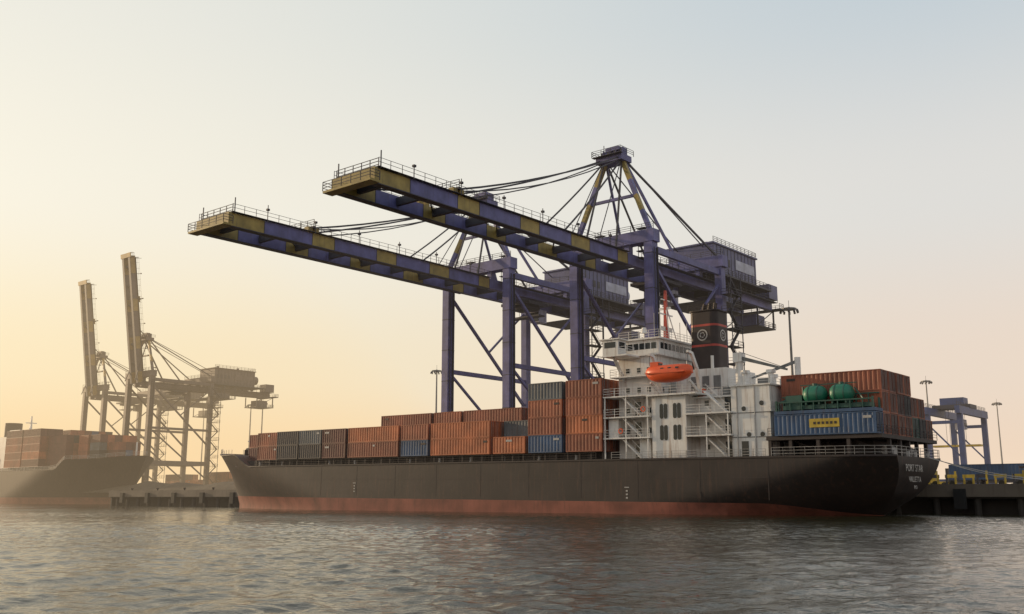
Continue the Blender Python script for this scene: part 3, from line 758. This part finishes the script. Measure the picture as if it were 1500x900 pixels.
# ---------------------------------------------------------------- haze (homogeneous absorbing volumes whose emitted glow replaces scattered light)
def haze(name,x0,x1,y0,y1,h,dens,col):
    mb=MB(); mb.box((x0,-y1,-2),(x1,-y0,h),'grey'); hz=mb.obj(name)
    m=bpy.data.materials.new(name+'_volume'); m.use_nodes=True; nt=m.node_tree; N=nt.nodes; Lk=nt.links
    N.remove(N['Principled BSDF']); out=N['Material Output']
    ab=N.new('ShaderNodeVolumeAbsorption'); ab.inputs['Color'].default_value=(0,0,0,1); ab.inputs['Density'].default_value=dens
    em=N.new('ShaderNodeEmission'); em.inputs['Color'].default_value=(*col,1); em.inputs['Strength'].default_value=dens
    ad=N.new('ShaderNodeAddShader'); Lk.new(ab.outputs[0],ad.inputs[0]); Lk.new(em.outputs[0],ad.inputs[1]); Lk.new(ad.outputs[0],out.inputs['Volume'])
    hz.data.materials.clear(); hz.data.materials.append(m)
haze('emissive_haze',-3000,3000,130,6000,90,.00032,(.93,.74,.54))  # pale haze light is emitted by the box itself
haze('warm_emissive_haze',-3000,-62,215,3000,75,.0008,(1.0,.70,.34))  # warm emission painted in to imitate sun on the haze
# ---------------------------------------------------------------- sky and sun
AZ,EL=-60,10
wd=bpy.data.worlds.new('World'); sc.world=wd; wd.use_nodes=True; nt=wd.node_tree; N=nt.nodes; Lk=nt.links
bg=N['Background']; out=N['World Output']
sky=N.new('ShaderNodeTexSky'); sky.sky_type='NISHITA'; sky.sun_disc=False; sky.sun_elevation=R(EL); sky.sun_rotation=R(AZ); sky.dust_density=2.5; sky.air_density=1.0
Lk.new(sky.outputs[0],bg.inputs['Color']); bg.inputs['Strength'].default_value=.12
tc=N.new('ShaderNodeTexCoord'); sp=N.new('ShaderNodeSeparateXYZ'); Lk.new(tc.outputs['Generated'],sp.inputs[0])
def ramp(inp,stops):
    r=N.new('ShaderNodeValToRGB'); r.color_ramp.interpolation='EASE'
    while len(r.color_ramp.elements)<len(stops): r.color_ramp.elements.new(.5)
    for e,(p,c) in zip(r.color_ramp.elements,stops): e.position=p; e.color=(*c,1)
    Lk.new(inp,r.inputs[0]); return r
sd=Vector((math.sin(R(AZ)),math.cos(R(AZ)),0))
dt=N.new('ShaderNodeVectorMath'); dt.operation='DOT_PRODUCT'; dt.inputs[1].default_value=sd; Lk.new(tc.outputs['Generated'],dt.inputs[0])
mr=N.new('ShaderNodeMapRange'); mr.inputs[1].default_value=.05; mr.inputs[2].default_value=.92; mr.interpolation_type='SMOOTHSTEP'; Lk.new(dt.outputs['Value'],mr.inputs[0])
warm=ramp(sp.outputs['Z'],[(0,(1.0,.70,.34)),(.12,(1.0,.88,.60)),(.27,(1.0,.95,.80)),(.5,(.92,.90,.80)),(1,(.40,.42,.42))])
cool=ramp(sp.outputs['Z'],[(0,(.90,.68,.54)),(.12,(.88,.74,.63)),(.28,(.80,.79,.76)),(.48,(.60,.68,.73)),(1,(.34,.38,.42))])
mx=N.new('ShaderNodeMix'); mx.data_type='RGBA'; Lk.new(mr.outputs[0],mx.inputs[0]); Lk.new(cool.outputs[0],mx.inputs[6]); Lk.new(warm.outputs[0],mx.inputs[7])
bg2=N.new('ShaderNodeBackground'); Lk.new(mx.outputs[2],bg2.inputs['Color']); bg2.inputs['Strength'].default_value=1.0
ms=N.new('ShaderNodeMixShader'); ms.inputs[0].default_value=.88; Lk.new(bg.outputs[0],ms.inputs[1]); Lk.new(bg2.outputs[0],ms.inputs[2]); Lk.new(ms.outputs[0],out.inputs['Surface'])
ld=bpy.data.lights.new('sun','SUN'); ld.energy=3.8; ld.angle=R(.5); ld.color=(1,.74,.46)
lo=bpy.data.objects.new('sun',ld); sc.collection.objects.link(lo)
v=Vector((math.sin(R(AZ))*math.cos(R(EL)),math.cos(R(AZ))*math.cos(R(EL)),math.sin(R(EL))))
lo.rotation_euler=v.to_track_quat('Z','Y').to_euler(); lo.location=(-100,50,80)
# ---------------------------------------------------------------- camera
cd=bpy.data.cameras.new('camera'); cd.sensor_width=36; cd.lens=1440/1500*36; cd.clip_end=20000; cd.clip_start=.1
co=bpy.data.objects.new('camera',cd); sc.collection.objects.link(co); co.location=(0,0,2.2); co.rotation_euler=(R(90+10.93),0,0)
sc.camera=co
